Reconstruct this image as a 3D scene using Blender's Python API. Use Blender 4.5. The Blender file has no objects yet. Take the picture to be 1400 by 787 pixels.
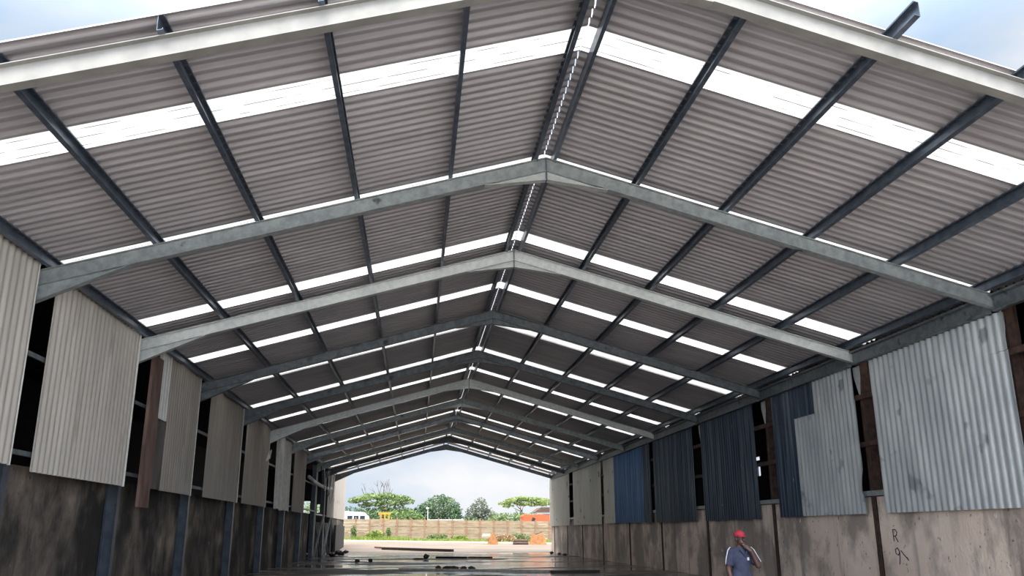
import bpy, bmesh, math, random
from mathutils import Vector, Matrix
random.seed(7)
C = bpy.context.scene.collection
PI = math.pi
SL = 0.2837                      # roof slope
ZR = 8.366                       # top of rafter at the ridge
FY = [8.64, 14.56, 20.04, 26.07, 32.40, 38.69, 44.70, 51.25, 57.70, 63.52, 69.56]
ORD = ['first', 'second', 'third', 'fourth', 'fifth', 'sixth', 'seventh', 'eighth', 'ninth', 'tenth', 'eleventh', 'twelfth', 'thirteenth', 'fourteenth']

def ztop(x): return ZR - SL * abs(x)
def sm(t):
    t = max(0.0, min(1.0, t)); return t * t * (3 - 2 * t)
def gz(x, y): return sm((y - 68) / 29.0) * max(.3, min(.95, .67 - .0145 * x))

# ------------------------------------------------------------------ materials
def lin(c):
    return tuple((v / 255 / 12.92) if v / 255 <= .04045 else ((v / 255 + .055) / 1.055) ** 2.4 for v in c)
class NT:
    def __init__(s, name):
        s.m = bpy.data.materials.new(name); s.m.use_nodes = True
        s.t = s.m.node_tree; s.b = s.t.nodes['Principled BSDF']
        s.tc = s.n('ShaderNodeTexCoord')
    def n(s, k, **kw):
        x = s.t.nodes.new(k)
        for a, b in kw.items(): setattr(x, a, b)
        return x
    def l(s, a, b): s.t.links.new(a, b)
    def noise(s, scale, detail=4, stretch=(1, 1, 1), rough=.55, lo=.35, hi=.65):
        mp = s.n('ShaderNodeMapping'); mp.inputs['Scale'].default_value = stretch
        s.l(s.tc.outputs['Object'], mp.inputs[0])
        nz = s.n('ShaderNodeTexNoise'); nz.inputs['Scale'].default_value = scale
        nz.inputs['Detail'].default_value = detail; nz.inputs['Roughness'].default_value = rough
        s.l(mp.outputs[0], nz.inputs['Vector'])
        r = s.n('ShaderNodeMapRange'); r.inputs[1].default_value = lo; r.inputs[2].default_value = hi
        s.l(nz.outputs[0], r.inputs[0]); return r.outputs[0]
    def mix(s, f, a, b, kind='MIX'):
        x = s.n('ShaderNodeMix', data_type='RGBA', blend_type=kind)
        if isinstance(f, (int, float)): x.inputs[0].default_value = f
        else: s.l(f, x.inputs[0])
        for i, v in ((6, a), (7, b)):
            if isinstance(v, tuple): x.inputs[i].default_value = (*v[:3], 1)
            else: s.l(v, x.inputs[i])
        return x.outputs[2]
    def math(s, op, a, b=0.0):
        x = s.n('ShaderNodeMath', operation=op)
        for i, v in enumerate((a, b)):
            if isinstance(v, (int, float)): x.inputs[i].default_value = v
            else: s.l(v, x.inputs[i])
        return x.outputs[0]
    def bump(s, h, strength, dist=.02):
        b = s.n('ShaderNodeBump'); b.inputs['Strength'].default_value = strength; b.inputs['Distance'].default_value = dist
        s.l(h, b.inputs['Height']); s.l(b.outputs[0], s.b.inputs['Normal'])
    def done(s, col, rough=.6, metal=0.0, spec=None):
        if isinstance(col, tuple): s.b.inputs['Base Color'].default_value = (*col[:3], 1)
        else: s.l(col, s.b.inputs['Base Color'])
        if isinstance(rough, (int, float)): s.b.inputs['Roughness'].default_value = rough
        else: s.l(rough, s.b.inputs['Roughness'])
        s.b.inputs['Metallic'].default_value = metal
        if spec is not None: s.b.inputs['Specular IOR Level'].default_value = spec
        return s.m
def metal_mat(name, a, b, rough=.5, metal=.35, scale=3, stretch=(1, 1, 1), spots=None):
    t = NT(name); c = t.mix(t.noise(scale, 5, stretch), lin(a), lin(b))
    if spots: c = t.mix(t.noise(spots[1], 3, (1, 1, 1), .5, spots[2], spots[2] + .06), c, lin(spots[0]))
    return t.done(c, rough, metal)
def plain(name, c, rough=.7, metal=0.0, var=.25, scale=6):
    a = lin(c); t = NT(name)
    return t.done(t.mix(t.noise(scale), tuple(v * (1 - var) for v in a), tuple(min(1, v * (1 + var)) for v in a)), rough, metal)

M = {}
M['roof'] = metal_mat('grey_roof_sheet', (156, 152, 156), (174, 170, 174), .42, .25, 1.2, (.3, 2, 1))
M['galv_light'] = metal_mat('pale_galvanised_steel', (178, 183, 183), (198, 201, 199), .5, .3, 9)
M['galv_front'] = metal_mat('front_frame_steel', (126, 125, 122), (142, 140, 136), .6, .1, 3)
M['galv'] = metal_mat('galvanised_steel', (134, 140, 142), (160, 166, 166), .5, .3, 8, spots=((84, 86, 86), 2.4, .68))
M['galv_dark'] = metal_mat('dark_galvanised_steel', (84, 90, 96), (112, 118, 122), .5, .3, 7, spots=((52, 56, 60), 2.0, .64))
M['purlin'] = metal_mat('blue_grey_purlin_steel', (72, 82, 97), (98, 108, 121), .35, .5, 5)
M['column'] = metal_mat('blue_grey_column_steel', (56, 63, 73), (78, 85, 95), .42, .3, 4)
M['rust'] = metal_mat('rusty_brown_steel', (48, 36, 32), (84, 62, 52), .75, .1, 6)
M['sheet_white'] = metal_mat('pale_sheet_edge', (206, 204, 198), (226, 224, 218), .5, .1, 5)

def beige_sheet(name, a, b, dirt):
    t = NT(name)
    c = t.mix(t.noise(1.6, 5, (1, 1.6, .22)), lin(a), lin(b))
    c = t.mix(t.noise(5, 4, (1, 1, .10), .6, .60, .78), c, lin(dirt))
    sep = t.n('ShaderNodeSeparateXYZ'); t.l(t.tc.outputs['Object'], sep.inputs[0])
    z = sep.outputs[2]
    def nailrow(zc, h, thr):          # short rust runs below a row of nail holes
        d = t.math('ABSOLUTE', t.math('SUBTRACT', z, zc)); band = t.math('LESS_THAN', d, h)
        return t.math('MULTIPLY', band, t.noise(3.2, 1, (1, 1, .01), .5, thr, thr + .03))
    c = t.mix(t.math('MULTIPLY', nailrow(4.05, .13, .60), .8), c, lin((60, 46, 40)))
    return t.done(c, .55, .1)
M['beige'] = beige_sheet('beige_painted_sheet', (174, 167, 159), (190, 183, 174), (138, 128, 118))
M['beige_grimy'] = beige_sheet('grimy_beige_painted_sheet', (146, 138, 130), (164, 155, 146), (104, 96, 88))
M['galv_sheet'] = metal_mat('galvanised_wall_sheet', (176, 184, 188), (206, 211, 212), .36, .4, 1.4, (1, 1.5, .5), spots=((140, 147, 152), 1.3, .62))
def streaked_sheet(name, a, b, streak, amount, rough):
    t = NT(name)
    c = t.mix(t.noise(2.2, 5, (1, 3, .25)), lin(a), lin(b))
    c = t.mix(t.math('MULTIPLY', t.noise(3.2, 3, (1, 2.2, .05), .6, .50, .66), amount), c, lin(streak))     # rib highlights put into the colour as pale vertical streaks
    c = t.mix(t.noise(4.5, 4, (1, 1, .6), .6, .68, .74), c, lin(streak))
    return t.done(c, rough, .25)
M['navy_sheet'] = streaked_sheet('navy_painted_sheet', (40, 52, 68), (60, 74, 92), (122, 136, 148), .5, .28)
M['blue_sheet'] = streaked_sheet('blue_painted_sheet', (28, 78, 132), (52, 112, 168), (128, 160, 190), .4, .28)
M['cream_sheet'] = metal_mat('cream_grey_sheet', (214, 214, 204), (230, 228, 217), .5, .1, 1.5, (1, 2.5, .25), spots=((136, 134, 124), 1.6, .66))
M['brown_board'] = metal_mat('red_brown_board', (92, 70, 62), (126, 100, 90), .7, 0, 4, (1, 1, .3), spots=((120, 40, 36), 3, .68))
M['dark_strip'] = metal_mat('dark_grey_sheet', (74, 68, 66), (98, 92, 88), .6, 0, 2, (1, 2, .3))
M['annex'] = plain('dark_annex_sheet', (40, 40, 44), .8)
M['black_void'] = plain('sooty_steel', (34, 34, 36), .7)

def concrete(name, base, pale, dark, soot=0.0, top=2.6):
    t = NT(name)
    c = t.mix(t.noise(1.1, 6), lin(base), lin(pale))
    c = t.mix(t.math('MULTIPLY', t.noise(.55, 5, (1, 1, .8), .6, .45, .57), .78), c, lin(dark))
    c = t.mix(t.math('MULTIPLY', t.noise(2.6, 4, (1, 1, .10), .6, .54, .74), .65), c, tuple(v * .55 for v in lin(dark)))
    c = t.mix(t.noise(9, 3, (1, 1, .8), .5, .66, .74), c, tuple(v * .5 for v in lin(dark)))
    c = t.mix(t.noise(5, 3, (1, 1, .5), .5, .70, .76), c, tuple(min(1, v * 1.25) for v in lin(pale)))
    if soot:
        c = t.mix(t.math('MULTIPLY', t.noise(.7, 5, (1, 1, .7), .6, .34, .58), soot), c, lin((24, 23, 23)))
    t.bump(t.noise(14, 5), .35, .02)
    return t.done(c, .85)
M['wall_right'] = concrete('stained_tan_concrete', (230, 210, 195), (242, 224, 210), (142, 131, 124))
M['wall_left'] = concrete('sooty_shaded_concrete', (122, 112, 104), (172, 156, 140), (62, 58, 56), .95)  # soot stains, with this wall's weaker light also put into the dark tone

def floor_mat():
    t = NT('wet_concrete_floor')
    c = t.mix(t.noise(.35, 6, (1, .8, 1)), lin((112, 100, 91)), lin((150, 136, 123)))
    c = t.mix(t.noise(.22, 5, (.55, .8, 1), .55, .50, .56), c, lin((66, 61, 58)))
    wet = t.noise(.26, 5, (.45, .8, 1), .55, .47, .50)
    c = t.mix(wet, c, lin((136, 133, 131)))
    pool = t.noise(.27, 4, (.38, 1.1, 1.7), .55, .525, .537)
    c = t.mix(pool, c, lin((70, 67, 65)))
    r = t.n('ShaderNodeMapRange'); r.inputs[3].default_value = .55; r.inputs[4].default_value = .17
    t.l(wet, r.inputs[0])
    r2 = t.n('ShaderNodeMapRange'); t.l(r.outputs[0], r2.inputs[3]); r2.inputs[4].default_value = .06
    t.l(pool, r2.inputs[0])
    t.bump(t.math('MULTIPLY', t.noise(6, 4), t.math('SUBTRACT', 1.0, wet)), .25, .02)
    return t.done(c, r2.outputs[0])
M['floor'] = floor_mat()
def yard_mat(name, a, b, d):
    t = NT(name)
    c = t.mix(t.noise(.3, 6, (.6, 1, 1)), lin(a), lin(b))
    c = t.mix(t.noise(.5, 5, (.3, 1.2, 1), .6, .55, .72), c, lin(d))
    t.bump(t.noise(8, 4), .2, .02)
    return t.done(c, .75)
M['yard'] = yard_mat('pale_concrete_yard', (97, 86, 76), (113, 101, 89), (73, 66, 60))
M['apron'] = yard_mat('concrete_apron', (74, 72, 70), (92, 89, 86), (60, 58, 56))
M['pale_ground'] = yard_mat('pale_bounce_ground', (222, 219, 213), (234, 231, 226), (206, 202, 196))
M['fence'] = None
def fence_mat():
    t = NT('weathered_tan_fence_concrete')
    c = t.mix(t.noise(1.2, 5, (1, 1, 3)), lin((126, 110, 88)), lin((146, 130, 107)))
    c = t.mix(t.noise(1.0, 4, (.7, 1, 5), .6, .6, .72), c, lin((104, 82, 68)))
    return t.done(c, .9)
M['fence'] = fence_mat()
M['fence_post'] = plain('brown_fence_post', (136, 104, 82), .9)
M['kerb'] = plain('pale_kerb_concrete', (186, 178, 164), .85, 0, .1)

def leaf_mat(name, a, b):
    t = NT(name); c = t.mix(t.noise(1.4, 3), lin(a), lin(b))
    m = t.done(c, .6)
    tr = t.n('ShaderNodeBsdfTranslucent'); t.l(c, tr.inputs[0])
    mx = t.n('ShaderNodeMixShader'); mx.inputs[0].default_value = .3
    t.l(t.b.outputs[0], mx.inputs[1]); t.l(tr.outputs[0], mx.inputs[2])
    t.l(mx.outputs[0], t.t.nodes['Material Output'].inputs[0]); return m
M['leaf_acacia'] = leaf_mat('acacia_leaves', (84, 106, 62), (126, 144, 90))
M['leaf_umbrella'] = leaf_mat('umbrella_acacia_leaves', (104, 126, 70), (146, 162, 100))
M['leaf_dark'] = leaf_mat('dark_green_leaves', (56, 80, 58), (98, 122, 84))
M['leaf_grey'] = leaf_mat('grey_green_leaves', (82, 92, 80), (126, 132, 116))
M['leaf_mid'] = leaf_mat('mid_green_leaves', (80, 106, 58), (120, 140, 80))
M['grass'] = leaf_mat('bright_grass', (96, 124, 50), (146, 160, 78))
M['weed_dry'] = leaf_mat('dry_weeds', (138, 112, 82), (176, 148, 112))
M['bark'] = plain('grey_brown_bark', (112, 96, 82), .9)
M['deadwood'] = plain('dead_grey_wood', (96, 88, 84), .9)

def skylight_mat():
    t = NT('white_translucent_roof_sheet')
    c = t.mix(t.noise(2.5, 4, (.2, 2, 1)), lin((164, 165, 165)), lin((182, 182, 181)))
    sep = t.n('ShaderNodeSeparateXYZ'); t.l(t.tc.outputs['Object'], sep.inputs[0])
    fr = t.math('FRACT', t.math('DIVIDE', sep.outputs[1], .2175))
    ln = t.math('LESS_THAN', t.math('ABSOLUTE', t.math('SUBTRACT', fr, .78)), .06)
    c = t.mix(t.math('MULTIPLY', ln, t.noise(1.6, 2, (1, 3, 1), .5, .42, .56)), c, lin((88, 89, 90)))  # one dark line per rib: corrugation shading put into the colour
    tr = t.n('ShaderNodeBsdfTranslucent'); t.l(c, tr.inputs[0])
    df = t.n('ShaderNodeBsdfDiffuse'); t.l(c, df.inputs[0])
    mx = t.n('ShaderNodeMixShader'); mx.inputs[0].default_value = .25
    t.l(tr.outputs[0], mx.inputs[1]); t.l(df.outputs[0], mx.inputs[2])
    t.l(mx.outputs[0], t.t.nodes['Material Output'].inputs[0]); return t.m
M['skylight'] = skylight_mat()
M['yellow'] = plain('faded_yellow_paint', (176, 134, 44), .7)
M['barrier'] = plain('worn_orange_yellow_concrete', (146, 100, 60), .85, 0, .25, 3)
M['white_paint'] = plain('white_paint', (228, 232, 234), .5, 0, .05)
M['glass_dark'] = plain('dark_window_glass', (44, 56, 66), .15)
M['orange'] = plain('orange_red_tarpaulin', (236, 84, 44), .6, 0, .15)
M['timber_dark'] = plain('dark_brown_log', (84, 66, 58), .9)
M['plank_dark'] = plain('dark_wet_plank', (50, 40, 36), .6)
M['plank_pale'] = plain('pale_concrete_strip', (176, 170, 160), .6)
M['stone'] = plain('dark_stone', (70, 64, 60), .8)
M['skin'] = plain('dark_brown_skin', (62, 38, 32), .55, 0, .1)
M['navy_cloth'] = plain('navy_work_cloth', (34, 40, 62), .85, 0, .2, 12)
M['trouser_cloth'] = plain('dark_navy_trouser_cloth', (40, 44, 62), .85, 0, .2, 12)
M['red_cloth'] = plain('red_cap_cloth', (138, 26, 44), .8, 0, .12, 12)
M['white_cloth'] = plain('white_trim_cloth', (158, 158, 164), .8, 0, .05)
M['boot'] = plain('black_boot_leather', (28, 26, 26), .5)
M['eye_white'] = plain('eye_white', (150, 140, 132), .3, 0, .02)
M['ink'] = plain('dark_marker_ink', (44, 34, 46), .8)
M['pipe'] = plain('pale_grey_duct', (188, 192, 194), .45)

# ------------------------------------------------------------------ mesh builder
class MB:
    def __init__(s): s.v = []; s.f = []
    def add(s, vs, fs):
        b = len(s.v); s.v += [tuple(v) for v in vs]; s.f += [tuple(i + b for i in f) for f in fs]; return s
    def box(s, x0, x1, y0, y1, z0, z1):
        return s.add([(x, y, z) for z in (z0, z1) for y in (y0, y1) for x in (x0, x1)],
                     [(0, 2, 3, 1), (4, 5, 7, 6), (0, 1, 5, 4), (1, 3, 7, 5), (3, 2, 6, 7), (2, 0, 4, 6)])
    def sweep(s, prof, A, B, fu=None):
        """profile = list of 3-D offsets, moved from A to B; the ends stay parallel"""
        A = Vector(A); B = Vector(B); n = len(prof)
        vs = [A + Vector(p) for p in prof] + [B + Vector(p) for p in prof]
        fs = [(i, (i + 1) % n, n + (i + 1) % n, n + i) for i in range(n)] + [tuple(range(n))[::-1], tuple(range(n, 2 * n))]
        return s.add(vs, fs)
    def prism(s, poly, d):
        n = len(poly); d = Vector(d)
        vs = [Vector(p) for p in poly] + [Vector(p) + d for p in poly]
        return s.add(vs, [(i, (i + 1) % n, n + (i + 1) % n, n + i) for i in range(n)] + [tuple(range(n))[::-1], tuple(range(n, 2 * n))])
    def bar(s, A, B, w, h=None):
        A = Vector(A); B = Vector(B); h = h or w; d = (B - A).normalized()
        u = d.cross(Vector((0, 0, 1)))
        if u.length < .05: u = d.cross(Vector((0, 1, 0)))
        u.normalize(); v = d.cross(u)
        pr = [u * a * w / 2 + v * b * h / 2 for a, b in ((-1, -1), (1, -1), (1, 1), (-1, 1))]
        return s.sweep(pr, A, B)
    def tube(s, pts, rs, n=8):
        pts = [Vector(p) for p in pts]
        if isinstance(rs, (int, float)): rs = [rs] * len(pts)
        b0 = len(s.v); u = None
        for i, p in enumerate(pts):
            d = (pts[min(i + 1, len(pts) - 1)] - pts[max(i - 1, 0)]).normalized()
            if u is None:
                u = d.cross(Vector((.31, .2, .93)))
                if u.length < .1: u = d.cross(Vector((1, 0, 0)))
            u = (u - d * u.dot(d)).normalized(); w = d.cross(u)
            s.v += [tuple(p + (u * math.cos(2 * PI * k / n) + w * math.sin(2 * PI * k / n)) * rs[i]) for k in range(n)]
        for i in range(len(pts) - 1):
            for k in range(n):
                s.f.append((b0 + i * n + k, b0 + i * n + (k + 1) % n, b0 + (i + 1) * n + (k + 1) % n, b0 + (i + 1) * n + k))
        s.f.append(tuple(b0 + k for k in range(n))[::-1]); e = b0 + (len(pts) - 1) * n
        s.f.append(tuple(e + k for k in range(n))); return s
    def ball(s, c, r, nu=12, nv=8):
        if isinstance(r, (int, float)): r = (r, r, r)
        vs = []
        for j in range(nv + 1):
            t = PI * j / nv
            for i in range(nu):
                a = 2 * PI * i / nu
                vs.append((c[0] + r[0] * math.sin(t) * math.cos(a), c[1] + r[1] * math.sin(t) * math.sin(a), c[2] + r[2] * math.cos(t)))
        fs = [(j * nu + i, (j + 1) * nu + i, (j + 1) * nu + (i + 1) % nu, j * nu + (i + 1) % nu) for j in range(nv) for i in range(nu)]
        return s.add(vs, fs)
    def build(s, name, mat, parent=None, smooth=False, label=None, merge=False, world=True):
        me = bpy.data.meshes.new(name)
        off = Vector((0, 0, 0))
        if parent is not None and world:
            p = parent
            while p is not None: off += p.location; p = p.parent
        me.from_pydata([tuple(Vector(v) - off) for v in s.v], [], s.f)
        bm = bmesh.new(); bm.from_mesh(me)
        if merge: bmesh.ops.remove_doubles(bm, verts=bm.verts, dist=1e-5)
        bmesh.ops.recalc_face_normals(bm, faces=bm.faces); bm.to_mesh(me); bm.free()
        if smooth:
            for p in me.polygons: p.use_smooth = True
        me.materials.append(mat)
        o = bpy.data.objects.new(name, me); C.objects.link(o)
        if parent is not None: o.parent = parent
        if label: o['label'] = label
        return o
def tag(o, label, cat, group=None):
    o['label'] = label; o['category'] = cat
    if group: o['group'] = group
    return o
def thing(name, loc, label, cat, group=None):
    o = bpy.data.objects.new(name, None); C.objects.link(o); o.location = loc; o.empty_display_size = .2
    return tag(o, label, cat, group)
def struct(name, mb, mat, parent=None, smooth=False):
    o = mb.build(name, mat, parent, smooth)
    if parent is None: o['kind'] = 'structure'
    return o

# ------------------------------------------------------------------ corrugated sheet
def wave(t, k=1.6):
    if k: return max(-1, min(1, k * math.sin(2 * PI * t)))
    t = t % 1.0                          # ribbed roofing: flat pan, sloping flank, flat rib, sloping flank
    a, b, c = .34, .56, .78
    return -1 if t < a else (-1 + 2 * sm((t - a) / (b - a)) if t < b else (1 if t < c else 1 - 2 * sm((t - c) / (1 - c))))
def corrugated(mb, u0, u1, pitch, depth, fn, thick=.003, k=1.6, n=10, phase=0.0, rows=1):
    """fn(u, w, off) -> point; w 0..1 along the ribs, off along the sheet normal"""
    cnt = max(2, int(round((u1 - u0) / pitch * n)))
    us = [u0 + (u1 - u0) * i / cnt for i in range(cnt + 1)]
    lay = [0.0] if not thick else [0.0, thick]
    m = rows + 1; vs = []; fs = []
    for t in lay:
        for u in us:
            o = wave((u / pitch) + phase, k) * depth / 2 + t
            for r in range(m): vs.append(fn(u, r / rows, o))
    L = (cnt + 1) * m
    for li in range(len(lay)):
        for i in range(cnt):
            for r in range(rows):
                a = li * L + i * m + r; fs.append((a, a + m, a + m + 1, a + 1))
    mb.add(vs, fs)
    if thick:                              # cut edges get vertices of their own so the sheet shades flat up to them
        ev = []; ef = []
        def q(a, b):
            k = len(ev); ev.extend([vs[a], vs[b], vs[L + b], vs[L + a]]); ef.append((k, k + 1, k + 2, k + 3))
        for i in range(cnt):
            q(i * m, i * m + m); q(i * m + rows, i * m + rows + m)
        for i in (0, cnt):
            for r in range(rows): q(i * m + r, i * m + r + 1)
        mb.add(ev, ef)
    return mb

# ================================================================== ROOF
RZ = .215                                    # sheet centre above the rafter line
SKY = [10.47, 14.80, 19.12, 23.50, 27.95, 32.55, 36.75, 41.40, 45.90, 50.45, 54.85, 59.35, 63.85, 68.30]
SW = .70
def roof_fn(side, xa, xb, dz=0):
    return lambda u, w, o: (side * (xa + (xb - xa) * w), u, ztop(xa + (xb - xa) * w) + RZ + dz + o)
n_roof = 0
for side, y_front in ((-1, 8.54), (1, 8.80)):
    edges = [y_front]
    for s in SKY: edges += [s, s + SW]
    edges.append(70.6)
    for i in range(0, len(edges), 2):
        n_roof += 1
        a, b = edges[i] - (.03 if i else 0), edges[i + 1] + .03
        mb = MB(); corrugated(mb, a, b, .2175, .062, roof_fn(side, .010, 8.78), .003, 0, 14)
        struct('roof_%d' % n_roof, mb, M['roof'], None, True)
    for i, s in enumerate(SKY):
        mb = MB(); corrugated(mb, s - .02, s + SW + .02, .2175, .062, roof_fn(side, .010 if not (i == 11 and side < 0) else .6, 8.72, .006), 0, 1.35)
        o = mb.build('roof_skylight', M['skylight'], None, True)
        tag(o, '%s white translucent roof strip from the open front, on the slope over the %s' % (ORD[i], 'sooty wall' if side < 0 else 'blue-sheeted wall'), 'skylight', 'translucent roof strips')

# purlins: cold-formed C sections along the length
def c_section(side, w=.065, h=.19, t=.006, lip=.022):
    # offsets (x, z): web on the ridge side, open towards the eave
    p = [(0, 0), (w, 0), (w, lip), (w - t, lip), (w - t, t), (t, t), (t, h - t), (w - t, h - t), (w - t, h - lip), (w, h - lip), (w, h), (0, h)]
    return [(side * (w / 2 - x), 0, z - SL * (w / 2 - x)) for x, z in p]
PX = [(-1, .20, 8.72, 70.3), (-1, 1.78, 8.72, 70.3), (-1, 3.46, 8.55, 70.3), (-1, 5.16, 8.55, 70.3), (-1, 6.84, 8.72, 70.3), (-1, 8.50, 8.72, 70.3),
      (1, .16, 8.72, 70.3), (1, 1.72, 8.72, 70.3), (1, 3.40, 8.15, 70.3), (1, 5.05, 8.30, 70.3), (1, 6.70, 8.72, 70.3), (1, 8.36, 8.72, 70.3)]
pn = ['just beside the ridge', 'next down from the ridge', 'second down from the ridge', 'third down from the ridge', 'fourth down from the ridge', 'along the eave']
for k, (s, x, y0, y1) in enumerate(PX):
    if x < .3: pr = [(-a, b, c) for a, b, c in c_section(s)]
    else: pr = c_section(s)
    mb = MB().sweep(pr, (s * x, y0, ztop(x)), (s * x, y1, ztop(x)))
    o = mb.build('roof_purlin', M['purlin'])
    tag(o, 'long steel roof purlin %s, slope over the %s' % (pn[k % 6], 'sooty wall' if s < 0 else 'blue-sheeted wall'), 'purlin', 'steel roof purlins')

# ================================================================== PORTAL FRAMES
def i_section(w, h, tf, tw, yc):
    a = [(-w / 2, -h), (w / 2, -h), (w / 2, -h + tf), (tw / 2, -h + tf), (tw / 2, -tf), (w / 2, -tf), (w / 2, 0), (-w / 2, 0), (-w / 2, -tf), (-tw / 2, -tf), (-tw / 2, -h + tf), (-w / 2, -h + tf)]
    return [(0, yc + y, z) for y, z in a]
fm = ['galv_front', 'galv', 'galv_light', 'galv_dark', 'galv_dark', 'galv_light', 'galv', 'galv_dark', 'galv', 'galv_dark', 'galv_dark']  # steel tone per frame, with light and shade differences put into the colour
FW, FD = .15, .27
for i, Y in enumerate(FY):
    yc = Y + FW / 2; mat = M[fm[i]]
    lab = ('pale galvanised portal frame across the open front of the shed' if i == 0 else
           'dark portal frame closing the far open end of the shed' if i == 10 else
           '%s steel portal frame counted from the open front, spanning wall to wall' % ORD[i])
    fr = thing('portal_frame', (0, Y, 0), lab, 'steel frame', 'steel portal frames')
    pr = i_section(FW, FD, .012, .01, yc)
    for s, xe in ((-1, 8.72), (1, 8.66)):
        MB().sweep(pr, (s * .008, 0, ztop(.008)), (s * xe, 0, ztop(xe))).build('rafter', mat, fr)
        # apex haunch: tapered web with its own bottom flange
        zb = lambda x: ztop(x) - FD
        L = 1.15; d = .17 if i else .14
        hb = MB().prism([(s * .012, yc - .005, zb(.012)), (s * L, yc - .005, zb(L)), (s * .012, yc - .005, zb(0) - d)], (0, .01, 0))
        hb.sweep([(0, yc - FW / 2, 0), (0, yc + FW / 2, 0), (0, yc + FW / 2, -.012), (0, yc - FW / 2, -.012)], (s * .012, 0, zb(0) - d), (s * L, 0, zb(L)))
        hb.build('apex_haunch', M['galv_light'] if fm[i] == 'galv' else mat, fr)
        # eave haunch
        L = 1.5; d = .27
        hb = MB().prism([(s * xe, yc - .005, zb(xe)), (s * (xe - L), yc - .005, zb(xe - L)), (s * xe, yc - .005, zb(xe) - d)], (0, .01, 0))
        hb.sweep([(0, yc - FW / 2, 0), (0, yc + FW / 2, 0), (0, yc + FW / 2, -.012), (0, yc - FW / 2, -.012)], (s * xe, 0, zb(xe) - d), (s * (xe - L), 0, zb(xe - L)))
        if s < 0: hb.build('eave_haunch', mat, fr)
        # column
        x0 = xe + .01; dep = .25; zt = ztop(x0 + dep) + .0
        if s > 0:
            # short pale gusset hanging below the eave, seen in the gap between wall sheets
            MB().prism([(8.655, Y + .02, 5.60), (8.655, Y + .34, 5.60), (8.655, Y + .34, 5.38), (8.655, Y + .12, 4.80), (8.655, Y + .02, 5.34)], (.012, 0, 0)).build('gusset_plate', M['galv_light'], fr, label='pale galvanised gusset plate')
        a = [(-dep / 2, -.09), (-dep / 2, .09), (-dep / 2 + .012, .09), (-dep / 2 + .012, .005), (dep / 2 - .012, .005), (dep / 2 - .012, .09), (dep / 2, .09), (dep / 2, -.09), (dep / 2 - .012, -.09), (dep / 2 - .012, -.005), (-dep / 2 + .012, -.005), (-dep / 2 + .012, -.09)]
        cb = MB().sweep([(p, q, 0) for p, q in a], (s * (x0 + dep / 2), yc, 0), (s * (x0 + dep / 2), yc, zt))
        cb.build('column', M['column'] if s < 0 else M['rust'], fr, label='blue-grey steel column' if s < 0 else 'rusty brown steel column')
    z0 = ztop(0) - FD - (.17 if i else .14)
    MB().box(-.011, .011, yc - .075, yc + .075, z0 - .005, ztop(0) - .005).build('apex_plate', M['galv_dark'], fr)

# eave beams on the blue-sheeted side, one per bay
for i in range(10):
    mb = MB()
    a, b = FY[i] + FW + .02, FY[i + 1] - .01
    mb.sweep([(8.43, 0, 5.60), (8.55, 0, 5.60), (8.55, 0, 5.91), (8.43, 0, 5.94), (8.43, 0, 5.90), (8.50, 0, 5.88), (8.50, 0, 5.63), (8.43, 0, 5.63)], (0, a, 0), (0, b, 0))
    tag(mb.build('eave_beam', M['galv_dark']), 'galvanised eave beam above the blue-sheeted wall, %s bay from the open front' % ORD[i], 'beam', 'eave beams over the blue-sheeted wall')

# ================================================================== SIDE WALLS
# concrete walls
mb = MB()
mb.box(-9.25, -9.0, 8.7, 57.0, 0, 2.75)
struct('wall_left', mb, M['wall_left'])
mb = MB()
for i in range(10):
    a = 8.72 if i == 0 else FY[i] + .17
    b = FY[i + 1] - .03
    mb.box(8.70, 8.95, a, b, 0, 2.42)
mb.box(8.70, 8.95, FY[10] + .19, 71.5, 0, 2.42)
struct('wall_right', mb, M['wall_right'])

# girts
for s, x0, zs in ((-1, -8.715, (2.90, 4.50)), (1, 8.61, (2.50, 3.67, 4.82))):
    for z in zs:
        if s < 0: mb = MB().sweep([(x0, 0, z - .04), (x0 + .045, 0, z - .04), (x0 + .045, 0, z + .04), (x0, 0, z + .04)], (0, 8.8, 0), (0, 57, 0))
        else: mb = MB().sweep([(x0, 0, z - .06), (x0 + .045, 0, z - .06), (x0 + .045, 0, z + .06), (x0, 0, z + .06)], (0, 8.8, 0), (0, 71.3, 0))
        pale = z in (2.50, 2.90)
        nm = {2.90: 'lower', 4.50: 'upper', 2.50: 'lowest', 3.67: 'middle', 4.82: 'topmost'}[z]
        tag(mb.build('wall_rail', M['galv_dark'] if s < 0 else M['galv'] if pale else M['rust']), '%s horizontal rail behind the %s, glimpsed in the gaps' % (nm, 'beige wall sheets' if s < 0 else 'blue and galvanised wall sheets'), 'rail', 'rails behind the wall sheets')

def wall_sheet(x, y0, y1, z0, z1, pitch=.2175, depth=.038, inward=1, rows=1, fz0=None, lean=0, k=1.6, phase=0, bow=0):
    mb = MB()
    def fn(u, w, o):
        zb = z0 + (fz0(u) if fz0 else 0); z = zb + (z1 - zb) * w
        t = (u - y0) / max(.01, y1 - y0)
        return (x + inward * o + lean * (1 - w) + bow * math.sin(PI * w) * inward, u, z)
    corrugated(mb, y0, y1, pitch, depth, fn, .003, k, rows=rows, phase=phase); return mb
def jag(amp, seed):
    r = random.Random(seed); a = [r.uniform(-1, 1) for _ in range(40)]
    return lambda u: amp * a[int(u * 2) % 40]

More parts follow.
